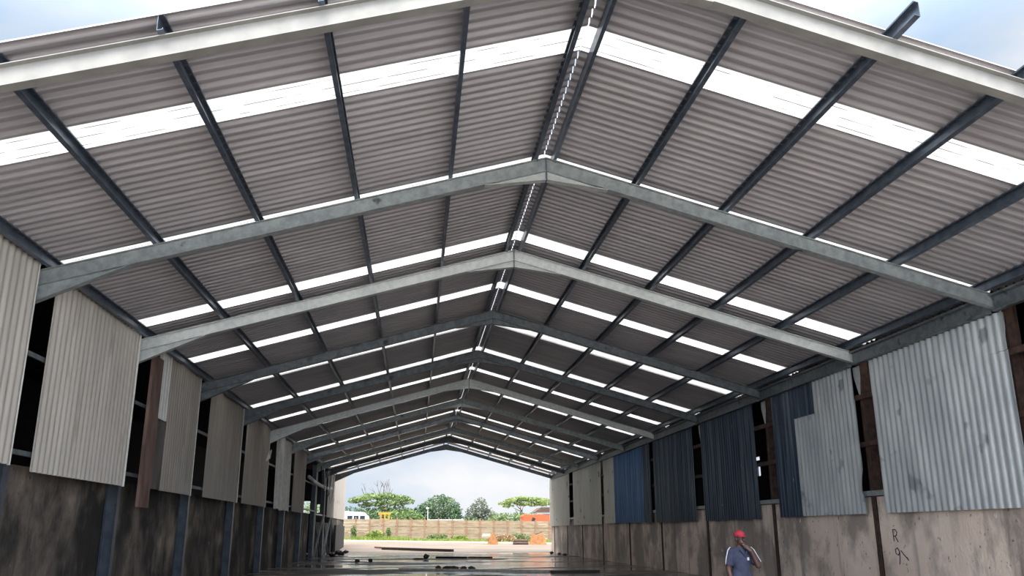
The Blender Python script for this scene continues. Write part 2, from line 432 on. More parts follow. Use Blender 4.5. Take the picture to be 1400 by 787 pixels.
XL = -8.64
LP = [(8.75, 14.46, 2.68, 'nearest the open front, its beige ribs clean and tall', 'beige'),
      (15.22, 19.98, 2.62, 'between the second and third frames, with a row of rusty nail holes', 'beige'),
      (22.68, 25.78, 2.65, 'beside the hanging red-brown board', 'beige_grimy'),
      (27.34, 32.36, 2.66, 'third beyond the red-brown board, plain and grimy', 'beige_grimy'),
      (33.25, 38.40, 2.66, 'with a small pale dent at its far edge', 'beige_grimy')]
LP[3] = (27.34, 32.36, 2.66, 'next beyond the one beside the red-brown board', 'beige_grimy')
for k, (a, b, z0, lab, mt) in enumerate(LP):
    t = thing('wall_panel', (XL, (a + b) / 2, z0), 'ribbed beige wall panel over the sooty wall, ' + lab, 'wall panel', 'beige wall panels')
    wall_sheet(XL, a, b, z0, 6.00, .2175, .048, 1, 1, None, 0, 1.5, .1).build('sheet', M[mt], t, True)
    MB().box(XL - .02, XL + .03, b, b + .012, z0 - .01, 6.00).build('edge_flashing', M['sheet_white'], t, label='thin pale edge strip')
    if k == 4:
        MB().prism([(XL + .03, b - .75, 4.55), (XL + .16, b - .5, 4.7), (XL + .17, b - .3, 5.05), (XL + .03, b - .2, 4.95)], (.004, .01, -.05)).build('peeled_flap', M['sheet_white'], t, label='pale bent flap of torn sheet')
# board, narrow strips beside the third panel
t = MB().box(-8.60, -8.53, 20.86, 21.62, 2.2, 5.72)
tag(t.build('timber_board', M['brown_board']), 'red-brown board hanging vertically beside the beige wall panels', 'board')
t = thing('sheet_strip', (XL, 22.2, 4.3), 'narrow white ribbed strip above a dark strip, next to the red-brown board', 'sheet strip')
wall_sheet(XL, 21.78, 22.66, 4.35, 6.00, .2175, .04, 1, 1).build('sheet', M['sheet_white'], t, True)
MB().box(XL - .02, XL + .04, 21.70, 21.76, 2.9, 6.00).build('edge_flashing', M['sheet_white'], t)
tag(wall_sheet(XL, 21.92, 22.66, 2.66, 4.33, .37, .03, 1).build('sheet_strip', M['dark_strip'], None, True), 'narrow dark grey strip under the white ribbed strip, by the red-brown board', 'sheet strip')
# curled pale strips, far panels
tag(wall_sheet(XL, 40.45, 42.75, 2.66, 6.00, 1.1, .22, 1, 6, jag(.05, 3), .05, 1.0, .2).build('curled_sheet', M['sheet_white'], None, True), 'curled pale sheet in front of the dark gap, nearer of two on the sooty side', 'wall sheet', 'curled pale sheets')
tag(wall_sheet(XL, 43.25, 44.62, 2.62, 6.00, .8, .18, 1, 6, jag(.05, 4), .03, 1.0, .5).build('curled_sheet', M['sheet_white'], None, True), 'curled pale sheet in front of the dark gap, farther of two on the sooty side', 'wall sheet', 'curled pale sheets')
t = thing('wall_panel', (XL, 49, 2.66), 'narrow-looking grimy beige wall panel just before the dark opening with the lattice braces', 'wall panel', 'beige wall panels')
wall_sheet(XL, 46.35, 51.20, 2.66, 6.00, .2175, .048, 1, 1).build('sheet', M['beige_grimy'], t, True)
MB().box(XL - .02, XL + .03, 51.205, 51.217, 2.65, 6.00).build('edge_flashing', M['sheet_white'], t)
t = thing('wall_panel', (XL, 68, 2.66), 'last beige wall panel at the far end, past the lattice braces', 'wall panel', 'beige wall panels')
wall_sheet(XL, 64.8, 69.5, 2.66, 6.00, .2175, .048, 1, 1).build('sheet', M['beige'], t, True)
MB().box(XL - .02, XL + .03, 69.502, 69.514, 2.65, 6.00).build('edge_flashing', M['sheet_white'], t)

# sheets over the tan concrete wall
XR = 8.58; ZTR = 5.60
GRP = 'sheets over the tan concrete wall'
t = thing('wall_panel', (XR, 11, 2.04), 'unseen galvanised corrugated wall panel nearest the open front over the tan wall', 'wall panel', GRP)
wall_sheet(XR, 8.8, 13.45, 2.04, ZTR, .222, .050, -1, 1, None, 0, 1.15).build('sheet', M['galv_sheet'], t, True)  # out-of-view panel, included to block side light
t = thing('wall_panel', (XR, 17, 2.04), 'large galvanised corrugated wall panel above the marker writing on the tan wall', 'wall panel', GRP)
wall_sheet(XR, 14.46, 19.45, 2.03, 4.86, .222, .050, -1, 1, None, 0, 1.15).build('lower_sheet', M['galv_sheet'], t, True)
wall_sheet(XR - .008, 14.46, 19.45, 4.80, ZTR, .222, .050, -1, 1, lambda u: .10 * (14.46 + 5 - u) / 5 - .03, 0, 1.15).build('upper_sheet', M['galv_sheet'], t, True)
wall_sheet(XR - .010, 14.95, 15.72, 4.52, 4.92, .222, .050, -1, 1, None, 0, 1.15).build('patch', M['galv_sheet'], t, True)
t = thing('wall_panel', (XR, 22.8, 2.02), 'galvanised wall panel with navy sheets along its far edge and a torn near edge', 'wall panel', GRP)
mb = MB()
cnt = 0
def fn_t(u, w, o):
    z = 2.03 + (4.78 - 2.03) * w
    e = 1 - sm((u - 20.25) / .35)
    sh = e * (-.16 * max(0, 1 - abs(z - 3.0) / .45) + (.06 if 2.4 < z < 2.75 else 0))
    return (XR - o - e * .10 * max(0, 1 - abs(z - 2.9) / .5), u + sh, z)
corrugated(mb, 20.25, 23.95, .222, .050, fn_t, .003, 1.15, rows=16)
mb.build('lower_sheet', M['galv_sheet'], t, True)
wall_sheet(XR - .008, 20.27, 22.58, 4.72, ZTR, .222, .050, -1, 1, None, 0, 1.15).build('upper_sheet', M['galv_sheet'], t, True)
wall_sheet(XR - .012, 22.55, 23.97, 4.74, ZTR, .222, .050, -1, 1, None, 0, 1.15).build('upper_navy_sheet', M['navy_sheet'], t, True, 'navy painted sheet')
wall_sheet(XR - .006, 23.93, 25.36, 2.02, ZTR, .222, .050, -1, 1, None, 0, 1.15).build('navy_sheet', M['navy_sheet'], t, True, 'navy painted sheet')
t = thing('wall_panel', (XR, 29.7, 2.0), 'navy corrugated wall panel behind and above the person, with pale streaks', 'wall panel', GRP)
wall_sheet(XR, 27.0, 32.33, 2.0, 5.05, .222, .050, -1, 1, None, 0, 1.15).build('lower_sheet', M['navy_sheet'], t, True)
wall_sheet(XR - .008, 27.0, 32.33, 4.98, 5.62, .222, .050, -1, 1, None, 0, 1.15).build('upper_sheet', M['navy_sheet'], t, True)
t = thing('wall_panel', (XR, 36.2, 2.0), 'dark navy corrugated wall panel next to the bright blue sheets', 'wall panel', GRP)
wall_sheet(XR, 33.34, 39.15, 2.0, 5.66, .222, .050, -1, 1, None, 0, 1.15).build('sheet', M['navy_sheet'], t, True)
t = thing('wall_panel', (XR, 45, 2.04), 'wall panel of bright blue sheets between navy and cream strips', 'wall panel', GRP)
wall_sheet(XR, 39.83, 41.25, 2.02, 5.70, .222, .050, -1, 1, None, 0, 1.15).build('navy_sheet', M['navy_sheet'], t, True, 'navy painted sheet')
wall_sheet(XR - .006, 41.22, 47.5, 2.04, 5.72, .26, .05, -1, 1, None, 0, 1.15).build('blue_sheet', M['blue_sheet'], t, True, 'bright blue painted sheet')
wall_sheet(XR, 47.45, 50.2, 2.06, 5.72, .222, .050, -1, 1, None, 0, 1.15).build('cream_sheet', M['cream_sheet'], t, True, 'cream sheet')
t = thing('wall_panel', (XR, 55.6, 2.04), 'wide cream corrugated wall panel with a slanting stain line near its foot', 'wall panel', GRP)
wall_sheet(XR, 51.1, 60.25, 2.5, 5.75, .36, .05, -1, 1, lambda u: -.05 + .06 * (u - 51) , 0, 1.15).build('upper_sheet', M['cream_sheet'], t, True)
wall_sheet(XR + .008, 51.1, 60.25, 2.03, 3.1, .36, .05, -1, 1, None, 0, 1.15).build('lower_sheet', M['cream_sheet'], t, True)
t = thing('wall_panel', (XR, 66.8, 2.02), 'grey-cream corrugated wall panel at the far end of the tan wall', 'wall panel', GRP)
wall_sheet(XR, 62.05, 71.4, 2.02, 5.8, .3, .05, -1, 1, None, 0, 1.15).build('sheet', M['cream_sheet'], t, True)

# marker writing on the tan wall: R and 9 with a stroke
def stroke(mb, pts):
    mb.tube([(8.694, y, z) for y, z in pts], .011, 6)
t = thing('wall_writing', (8.694, 19.3, 1.3), 'dark marker letters on the tan wall below the large galvanised panel', 'writing')
mb = MB()
stroke(mb, [(19.44, 1.40), (19.45, 1.66)]); stroke(mb, [(19.45, 1.66), (19.34, 1.66), (19.28, 1.60), (19.32, 1.53), (19.44, 1.51)]); stroke(mb, [(19.38, 1.52), (19.27, 1.39)])
stroke(mb, [(19.40, 1.74), (19.385, 1.745)])
mb.build('letter', M['ink'], t)
mb = MB()
stroke(mb, [(19.26, 1.18), (19.34, 1.26), (19.43, 1.22), (19.42, 1.13), (19.32, 1.10), (19.26, 1.18), (19.28, 1.02), (19.32, .90)])
mb.build('digit', M['ink'], t)
mb = MB(); stroke(mb, [(19.20, 1.20), (19.10, 1.12), (18.95, 1.02)]); stroke(mb, [(18.99, 1.06), (18.93, 1.0)])
mb.build('pen_stroke', M['ink'], t)

# ---- dark neighbouring aisles; unseen front closures and eave strips added to block daylight
def holed(mb, axis, c, th, u0, u1, z0, z1, holes):
    us = sorted({u0, u1} | {h[0] for h in holes} | {h[1] for h in holes}); zs = sorted({z0, z1} | {h[2] for h in holes} | {h[3] for h in holes})
    for a, b in zip(us, us[1:]):
        for p, q in zip(zs, zs[1:]):
            if any(h[0] <= a and b <= h[1] and h[2] <= p and q <= h[3] for h in holes): continue
            if axis == 'x': mb.box(c, c + th, a, b, p, q)
            else: mb.box(a, b, c, c + th, p, q)
mb = MB(); mb.box(-15.1, -15.0, 8.6, 72, 0, 6.5)
struct('wall_annex_outer_left', mb, M['annex'])
mb = MB(); mb.box(-15.1, -8.80, 8.6, 72.1, 6.5, 6.6); mb.box(-8.84, -8.79, 8.6, 72.1, 6.14, 6.5)
struct('roof_annex_left', mb, M['annex'])
mb = MB(); mb.box(-15.0, -9.26, 8.6, 8.68, 0, 6.5)
struct('wall_annex_front_left', mb, M['annex'])
mb = MB(); holed(mb, 'y', 72.0, .1, -15.0, -8.95, 0, 6.5, [(-11.22, -10.70, 3.05, 4.0), (-10.16, -9.93, 3.1, 3.75)])
struct('wall_annex_end_left', mb, M['annex'])
mb = MB(); holed(mb, 'x', 14.0, .1, 8.6, 71.5, 0, 6.5, [(40.05, 40.75, 4.88, 5.06), (40.05, 40.5, 4.15, 4.66)])
struct('wall_annex_outer_right', mb, M['annex'])
mb = MB(); mb.box(8.80, 14.1, 8.6, 71.5, 6.5, 6.6); mb.box(8.79, 8.84, 8.6, 71.5, 6.14, 6.5)
struct('roof_annex_right', mb, M['annex'])
mb = MB(); mb.box(8.96, 14.0, 8.6, 8.68, 0, 6.5); mb.box(8.96, 14.0, 71.4, 71.5, 0, 6.5)
struct('wall_annex_end_right', mb, M['annex'])

# ---- broken bay at the far end of the sooty side: lattice braces, dark sheets, hanging duct
for k, (y0, y1) in enumerate(((58.3, 63.2), (63.9, 68.6))):
    t = thing('lattice_brace', (-8.85, (y0 + y1) / 2, 0), '%s crossed steel lattice brace in the dark opening of the sooty side' % ('nearer' if k == 0 else 'farther'), 'brace', 'lattice braces')
    MB().bar((-8.72, y0, 0), (-8.72, y1, 2.7), .12, .08).build('diagonal', M['galv'], t)
    MB().bar((-8.82, y1, 0), (-8.82, y0, 2.7), .10, .06).build('diagonal', M['column'], t)
    MB().bar((-8.80, y0, 2.75), (-8.80, y1, 2.75), .08, .10).build('top_rail', M['galv'], t)
    MB().bar((-8.76, y0 + .2, 0), (-8.76, y0 + .2, 5.6), .07).build('upright', M['galv_light'], t)
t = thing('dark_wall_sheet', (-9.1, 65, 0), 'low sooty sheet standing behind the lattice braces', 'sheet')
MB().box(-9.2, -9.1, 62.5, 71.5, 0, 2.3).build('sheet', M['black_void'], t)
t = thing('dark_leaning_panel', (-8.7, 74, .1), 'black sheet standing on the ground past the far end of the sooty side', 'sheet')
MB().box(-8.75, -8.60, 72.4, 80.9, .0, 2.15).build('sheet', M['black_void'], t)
mb = MB(); mb.tube([(-8.5, 51.9, 4.72), (-8.45, 54, 4.58), (-8.4, 57, 4.50), (-8.4, 60, 4.5), (-8.4, 62.6, 4.56), (-8.45, 65.6, 4.72)], .11, 10)
tag(mb.build('hanging_duct', M['pipe'], None, True), 'pale bent duct hanging across the dark opening of the sooty side', 'duct')
for k in range(4):
    mb = MB(); r = random.Random(k)
    y0 = 55.5 + k * 1.1; pts = []
    for j in range(9):
        tt = j / 8; pts.append((-8.22 + .07 * k + .02 * math.sin(tt * 7 + k), y0 + (2.0 + k * .5) * tt, 5.55 - (1.0 + .35 * k) * math.sin(PI * tt) + r.uniform(-.05, .05)))
    mb.tube(pts, .03, 6)
    tag(mb.build('hanging_cable', M['pipe'] if k % 2 else M['black_void'], None, True), '%s looped cable hanging near the bent duct' % ['nearest', 'second nearest', 'third nearest', 'farthest'][k], 'cable', 'cables in the dark opening')
# tan outbuilding past the far end
t = thing('outbuilding', (-9.2, 78, 0), 'tan sheeted outbuilding beyond the far end of the sooty side', 'building')
wall_sheet(-8.9, 72.6, 84, 2.7, 7.4, .3, .04, 1).build('sheet', M['beige'], t, True)
MB().box(-9.3, -8.95, 72.6, 84, 0, 2.75).build('base_wall', M['wall_left'], t)
MB().box(-9.3, -8.95, 72.6, 84, 2.75, 7.38).build('frame_wall', M['annex'], t)

# ================================================================== GROUND
mb = MB().box(-16, 15, 8.6, 70.0, -.2, 0.0)
struct('floor', mb, M['floor'])
mb = MB().box(-70, 70, -80, -5, -.2, -.002)
struct('ground_bounce_front', mb, M['pale_ground'])  # unseen pale ground behind the camera, added to bounce light under the roof
mb = MB().box(-70, 70, -5, 8.6, -.2, -.002)
struct('ground_apron', mb, M['apron'])  # unseen apron kept dark so the roof ribs are lit from farther out
mb = MB(); nx, ny = 30, 40
xs = [-80 + 160 * i / nx for i in range(nx + 1)]; ys = [70 + 90 * (j / ny) ** 1.6 for j in range(ny + 1)]
mb.add([(x, y, gz(x, y) - (.0 if y > 70.1 else .003)) for y in ys for x in xs], [(j * (nx + 1) + i, j * (nx + 1) + i + 1, (j + 1) * (nx + 1) + i + 1, (j + 1) * (nx + 1) + i) for j in range(ny) for i in range(nx)])
struct('ground_yard', mb, M['yard'], None, True)

# kerb along the grass strip
mb = MB(); pts = [(-14 + i * 2.0, 91.3 - (-14 + i * 2.0 + 14) * .11) for i in range(17)]
for (xa, ya), (xb, yb) in zip(pts, pts[1:]):
    mb.prism([(xa, ya, gz(xa, ya) - .05), (xa, ya + .7, gz(xa, ya + .7) - .05), (xa, ya + .7, gz(xa, ya) + .13), (xa, ya, gz(xa, ya) + .13)], (xb - xa, yb - ya, gz(xb, yb) - gz(xa, ya)))
struct('kerb', mb, M['kerb'])

# ---- fence of precast panels
fx = lambda x: 100.35 - .015 * (x + 10)
t = thing('boundary_fence', (0, 100.2, gz(0, 100.2)), 'tan precast concrete boundary fence across the yard beyond the shed', 'fence')
for i in range(20):
    x = -13.5 + i * 1.53; y = fx(x) - .1 * (x + 10) * 1.0; zb = gz(x, y)
    x2 = x + 1.53; y2 = fx(x2) - .1 * (x2 + 10); zb2 = gz(x2, y2)
    pb = MB().box(x - .07, x + .07, y - .12, y + .06, zb - .1, zb + (2.32 if i % 3 else 2.42))
    pb.build('fence_post', M['fence_post'], t)
    mb = MB(); n = 6; h = 2.2 / n
    for k in range(n):
        lo, hi = k * h + .012, (k + 1) * h - .006
        d = .02 if k % 2 else 0
        mb.prism([(x + .06, y - .045 + d, zb + lo), (x + .06, y + .02, zb + lo), (x + .06, y + .02, zb + hi), (x + .06, y - .03 + d, zb + hi)], (x2 - x - .12, y2 - y, zb2 - zb))
    mb.build('fence_panel', M['fence'], t)

# ================================================================== VEGETATION
def leaves(mb, c, r, n, size, rnd, shell=.55):
    for _ in range(n):
        while True:
            d = Vector((rnd.uniform(-1, 1), rnd.uniform(-1, 1), rnd.uniform(-1, 1)))
            if shell < d.length <= 1: break
        p = Vector(c) + Vector((d.x * r[0], d.y * r[1], d.z * r[2]))
        a = Vector((rnd.gauss(0, 1), rnd.gauss(0, 1), rnd.gauss(0, .7))).normalized(); b = a.cross(Vector((rnd.gauss(0, 1), rnd.gauss(0, 1), rnd.gauss(0, 1)))).normalized()
        s = size * rnd.uniform(.6, 1.3)
        mb.add([p - a * s, p + b * s * .55, p + a * s, p - b * s * .55], [(0, 1, 2, 3)])
def branch(mb, p, d, L, r, depth, rnd, spread=.5, up=.1):
    pts = [Vector(p)]; dd = Vector(d).normalized()
    for k in range(4):
        dd = (dd + Vector((rnd.gauss(0, .13), rnd.gauss(0, .13), rnd.gauss(0, .1) + up * .3))).normalized(); pts.append(pts[-1] + dd * L / 4)
    mb.tube(pts, [r * (1 - .12 * k) for k in range(5)], 6)
    ends = [pts[-1]]
    if depth > 0:
        for k in range(rnd.choice((2, 3))):
            nd = (dd + Vector((rnd.gauss(0, spread), rnd.gauss(0, spread), rnd.gauss(0, spread * .4) + up))).normalized()
            ends += branch(mb, pts[rnd.choice((3, 4, 4))], nd, L * rnd.uniform(.6, .8), r * .58, depth - 1, rnd, spread, up)
    return ends
def tree(name, label, x, y, trunk_h, blobs, leaf, n, size, r=.14, seed=1, cat='tree', depth=2, shell=.5):
    rnd = random.Random(seed); z = gz(x, y)
    t = thing(name, (x, y, z), label, cat)
    mb = MB(); branch(mb, (x, y, z - .1), (0, 0, 1), trunk_h, r, depth, rnd, .55, .12)
    mb.build('trunk', M['bark'], t, True)
    mb = MB(); vol = sum(b[3] * b[5] for b in blobs)
    for bx, by, bz, rx, ry, rz in blobs:
        leaves(mb, (bx, by, bz), (rx, ry, rz), int(n * rx * rz / vol), size, rnd, shell)
    mb.build('foliage', M[leaf], t); return t
def layered(cx, cy, top, halfw, h, rnd, n=9):
    out = []
    for k in range(n):                                   # flat top tier
        a = -halfw + 2 * halfw * (k + .5) / n + rnd.uniform(-.25, .25)
        out.append((cx + a, cy + rnd.uniform(-1.5, 1.5), top - .16 * h - h * .30 * (abs(a) / halfw) ** 2 + rnd.uniform(-.12, .12), halfw * .30, 1.4, h * .15))
    for k in range(n // 2):                              # shorter tiers below it
        a = -halfw * .8 + 1.6 * halfw * (k + .5) / (n // 2) + rnd.uniform(-.3, .3)
        out.append((cx + a, cy + rnd.uniform(-1.5, 1.5), top - .52 * h - h * .18 * (abs(a) / halfw) ** 2 + rnd.uniform(-.15, .15), halfw * .24, 1.2, h * .13))
    return out
R_ = random.Random(11)
tree('acacia_tree', 'broad green acacia with a bare dead tree behind it, beyond the fence', -6.6, 112, 2.6, layered(-6.6, 112, 6.35, 3.5, 2.4, R_, 16) + [(-8.6, 112, 3.5, 1.6, 1.4, 1.0), (-6.4, 111.5, 3.6, 1.8, 1.4, 1.1), (-4.4, 112, 3.6, 1.9, 1.4, 1.1)], 'leaf_acacia', 4600, .18, .18, 3)
tree('round_tree', 'dense rounded dark green tree beyond the middle of the fence', .75, 110, 2.6, [(.75, 110, 3.7, 2.7, 2.4, 2.35), (-1.2, 109.5, 3.5, 1.6, 1.4, 1.5), (1.9, 109.6, 3.1, 1.7, 1.8, 1.6)], 'leaf_dark', 4200, .19, .2, 5, shell=.6)
tree('grey_tree', 'grey-green pointed tree beyond the fence, between the round tree and the umbrella-shaped one', 5.7, 110, 2.1, [(5.7, 110, 4.3, 1.1, 1.1, 1.5), (5.0, 110, 3.5, 1.3, 1.2, 1.3), (6.6, 110, 3.3, 1.3, 1.2, 1.2), (5.8, 110, 3.0, 2.0, 1.4, .9)], 'leaf_grey', 1900, .17, .16, 9)
tree('umbrella_tree', 'flat-topped umbrella-shaped acacia behind the orange truck', 12.4, 115, 2.3, layered(12.35, 115, 5.95, 3.1, 1.6, R_, 16), 'leaf_umbrella', 3000, .17, .17, 13)
# dead tree
rnd = random.Random(21); z = gz(-6.6, 118)
t = thing('dead_tree', (-6.6, 118, z), 'bare leafless dead tree rising behind the broad acacia', 'tree')
mb = MB(); mb.tube([(-6.6, 118, z - .1), (-6.6, 118, 2.5), (-6.55, 118, 5.0)], [.28, .22, .16], 8)
mb.build('trunk', M['deadwood'], t, True)
for a in ((-1.0, .7, 4), (-.45, 1.0, 3.6), (.05, 1.1, 3.8), (.5, 1.0, 3.2), (-1.5, .45, 3.0), (.9, .6, 2.4)):
    mb = MB(); branch(mb, (-6.58, 118, 4.6), (a[0], rnd.uniform(-.3, .3), a[1]), a[2] * .50, .085, 2, rnd, .3, .22)
    mb.build('bough', M['deadwood'], t, True)
def shrub(label, x, y, blobs, leaf, n, size, seed, name='shrub'):
    rnd = random.Random(seed); z = gz(x, y)
    t = thing(name, (x, y, z), label, 'shrub')
    mb = MB()
    for k in range(4): mb.tube([(x + rnd.uniform(-.1, .1), y, z - .05), (x + rnd.uniform(-.6, .6), y + rnd.uniform(-.3, .3), z + .8), (x + rnd.uniform(-1, 1), y, z + 1.5)], [.05, .04, .02], 5)
    mb.build('stem', M['bark'], t, True)
    mb = MB(); vol = sum(b[3] * b[5] for b in blobs)
    for b in blobs: leaves(mb, b[:3], b[3:], int(n * b[3] * b[5] / vol), size, rnd, .3)
    mb.build('foliage', M[leaf], t)
shrub('low green bush behind the fence beneath the broad acacia', -4.0, 106, [(-4.6, 106, 2.9, 1.6, 1.0, 1.2), (-3.0, 106, 3.0, 1.5, 1.0, 1.2), (-2.0, 106, 2.6, 1.0, 1.0, 1.1)], 'leaf_mid', 1300, .17, 31)
shrub('dark bush behind the fence by the white bus', -9.6, 107.7, [(-9.8, 107.7, 3.2, 1.8, .8, 1.4), (-8.2, 107.7, 2.8, 1.6, .8, 1.2)], 'leaf_dark', 1000, .17, 32)
shrub('green bush behind the fence between the grey tree and the orange truck', 8.4, 107, [(7.6, 107, 2.7, 1.3, 1, 1.1), (8.9, 107, 2.9, 1.4, 1, 1.1), (10.2, 107, 2.8, 1.2, 1, 1.1), (11.6, 109, 2.8, 1.3, 1, 1.1)], 'leaf_mid', 1600, .16, 33)
shrub('green bush behind the fence between the round tree and the grey tree', 4.2, 107.6, [(4.0, 107.6, 2.4, .9, .8, 1.1), (4.6, 107.8, 2.4, 1.1, .9, 1.0)], 'leaf_dark', 700, .16, 34)
shrub('pale bush seen through the small windows of the dark opening', -17.5, 106, [(-18, 106, 3.5, 3.0, 2, 3.0), (-15, 108, 3.5, 3.0, 2, 3.0)], 'leaf_umbrella', 1500, .25, 35)
# grass strip, weeds
rnd = random.Random(41); mb = MB()
for _ in range(5200):
    x = rnd.uniform(-13, 14); y = fx(x) - .1 * (x + 10) - rnd.uniform(.15, 4.0) ; y = max(y, 92.3 - (x + 14) * .11)
    dens = .45 + .55 * math.sin(x * .9 + 1.3) * math.sin(x * .37)
    if rnd.random() > .55 + .45 * dens: continue
    z = gz(x, y); h = rnd.uniform(.12, .34) * (1.6 if -9 < x < -3 else 1.0); a = rnd.uniform(0, PI); w = .05
    c, s = math.cos(a) * w, math.sin(a) * w
    mb.add([(x - c, y - s, z - .02), (x + c, y + s, z - .02), (x + rnd.uniform(-.1, .1), y + rnd.uniform(-.1, .1), z + h)], [(0, 1, 2)])
o = mb.build('grass', M['grass']); o['kind'] = 'stuff'; tag(o, 'bright grass growing along the foot of the boundary fence', 'grass')
def weed(label, x, y, w, h, leaf, n, seed):
    rnd = random.Random(seed); z = gz(x, y); mb = MB()
    t = thing('weed_clump', (x, y, z), label, 'weeds', 'weeds along the fence')
    leaves(mb, (x, y, z + h * .45), (w, .35, h * .55), n, .11, rnd, .2); mb.build('foliage', M[leaf], t)
    mb = MB()
    for k in range(5): mb.tube([(x + rnd.uniform(-w, w) * .3, y, z - .02), (x + rnd.uniform(-w, w) * .7, y + rnd.uniform(-.1, .1), z + h * .8)], [.02, .01], 4)
    mb.build('stem', M['bark'], t)
weed('tall dark weed clump by the fence post nearest the sooty side', -9.0, 98.9, .35, 1.6, 'leaf_mid', 300, 51)
weed('bright green weed clump below the yellow frame', -6.6, 98.6, 1.1, 1.0, 'grass', 650, 52)
weed('thin upright weed at the fence under the yellow frame', -5.2, 98.7, .3, 1.4, 'leaf_mid', 240, 53)
weed('green weed clump at the fence before the round tree', .2, 98.2, 1.2, .7, 'leaf_mid', 500, 54)
weed('green weed clump at the fence below the pale dome of leaves', 2.6, 98.0, 1.0, .6, 'grass', 420, 55)
weed('dry brown weeds between the two orange barriers', 6.9, 95.0, 1.7, .75, 'weed_dry', 700, 56)
weed('green weed clump behind the larger orange barrier', 9.0, 96.0, 1.2, .9, 'leaf_mid', 400, 57)

# ================================================================== THINGS BEYOND THE SHED
# A-shaped barrier end and trapezoid barrier
def barrier(name, label, x0, x1, y, h, topw, th):
    z = gz((x0 + x1) / 2, y); t = thing(name, ((x0 + x1) / 2, y, z), label, 'barrier', 'orange barriers in the yard')
    w = x1 - x0; xm = (x0 + x1) / 2
    pol = [(x0, y, z - .03), (x1, y, z - .03), (x1 - w * .04, y + th * .1, z + h * .25), (xm + topw / 2, y + th * .35, z + h), (xm - topw / 2, y + th * .35, z + h), (x0 + w * .04, y + th * .1, z + h * .25)]
    n = len(pol); back = [(p[0], y + th - (p[1] - y), p[2]) for p in pol]
    MB().add(pol + back, [(i, (i + 1) % n, n + (i + 1) % n, n + i) for i in range(n)] + [tuple(range(n))[::-1], tuple(range(n, 2 * n))]).build('body', M['barrier'], t)
    return t, z
t, z = barrier('road_barrier', 'small pointed orange barrier at the yard edge, before the grey tree', 4.75, 5.75, 86.1, 1.05, .18, .6)
MB().prism([(4.2, 86.5, z + .75), (5.0, 86.5, z + .75), (5.0, 86.5, z + 1.02), (4.3, 86.5, z + 1.0)], (0, .5, 0)).build('pale_slab', M['kerb'], t, label='pale concrete slab')
t, z = barrier('road_barrier', 'larger flat-topped orange barrier at the yard edge, before the orange truck', 8.86, 10.55, 86.6, .95, 1.2, .7)
MB().bar((9.4, 86.95, z + .93), (10.15, 86.95, z + 1.2), .12, .08).build('broken_plank', M['timber_dark'], t, label='dark broken plank')
for k, (x, dz, r, l) in enumerate(((7.2, .12, .13, 'lower front'), (7.3, .12, .13, 'lower back'), (7.25, .34, .12, 'topmost'))):
    y = 86.3 + (.0 if k == 0 else .3 if k == 1 else .15); z = gz(8, y)
    mb = MB().tube([(x, y, z + dz), (x + .7, y + .01, z + dz + .02), (x + 1.45, y, z + dz)], [r, r * .95, r * .9], 9)
    tag(mb.build('timber_log', M['timber_dark'], None, True), '%s dark log of the heap lying between the orange barriers' % l, 'log', 'logs in the yard')

# white bus
t = thing('white_bus', (-9.0, 104.5, gz(-9, 104)), 'white bus parked behind the fence with a row of dark windows', 'bus')
zb = gz(-9, 104)
MB().prism([(-11.0, 104, zb + .5), (-7.85, 104, zb + .5), (-7.70, 104, zb + 1.5), (-7.75, 104, zb + 2.5), (-8.3, 104, zb + 3.0), (-11.0, 104, zb + 3.15)], (0, 2.2, 0)).build('body', M['white_paint'], t)
for k in range(3):
    x = -10.15 + k * .72
    MB().box(x, x + .58, 103.98, 104.02, zb + 2.0, zb + 2.62).build('window', M['glass_dark'], t)
for x in (-10.3, -8.5):
    MB().tube([(x, 103.95, zb + .45), (x, 104.25, zb + .45)], .45, 14).build('wheel', M['boot'], t, True)
# yellow frame
t = thing('yellow_frame', (-5.8, 101, gz(-5.8, 101)), 'yellow steel frame standing just behind the fence', 'frame')
zb = gz(-5.8, 101.5)
MB().box(-6.5, -5.1, 101.4, 101.55, 3.5, 3.75).build('top_bar', M['yellow'], t)
for x in (-6.2, -5.75, -5.3): MB().box(x - .07, x + .07, 101.4, 101.52, zb - .05, 3.5).build('post', M['yellow'], t)
MB().box(-6.2, -5.3, 101.42, 101.5, 2.95, 3.05).build('lower_bar', M['yellow'], t)
# lamp
t = thing('street_lamp', (-.9, 103, gz(-.9, 103)), 'slim street lamp with a pale round head behind the fence', 'street lamp')
MB().tube([(-.9, 103, .6), (-.9, 103, 4.1)], [.05, .035], 8).build('post', M['galv_light'], t, True)
MB().ball((-.9 - .05, 103, 4.22), (.17, .17, .13)).build('lamp_head', M['white_paint'], t, True)
# pale coping wall / roof line behind fence
t = thing('low_white_building', (2.2, 104, gz(2, 104)), 'long low white roof edge just above the fence top before the round tree', 'building')
MB().box(-.8, 3.2, 104, 106, .5, 2.8).build('wall', M['fence'], t); MB().box(-.9, 3.3, 103.8, 106.2, 2.8, 2.98).build('roof_slab', M['white_paint'], t)
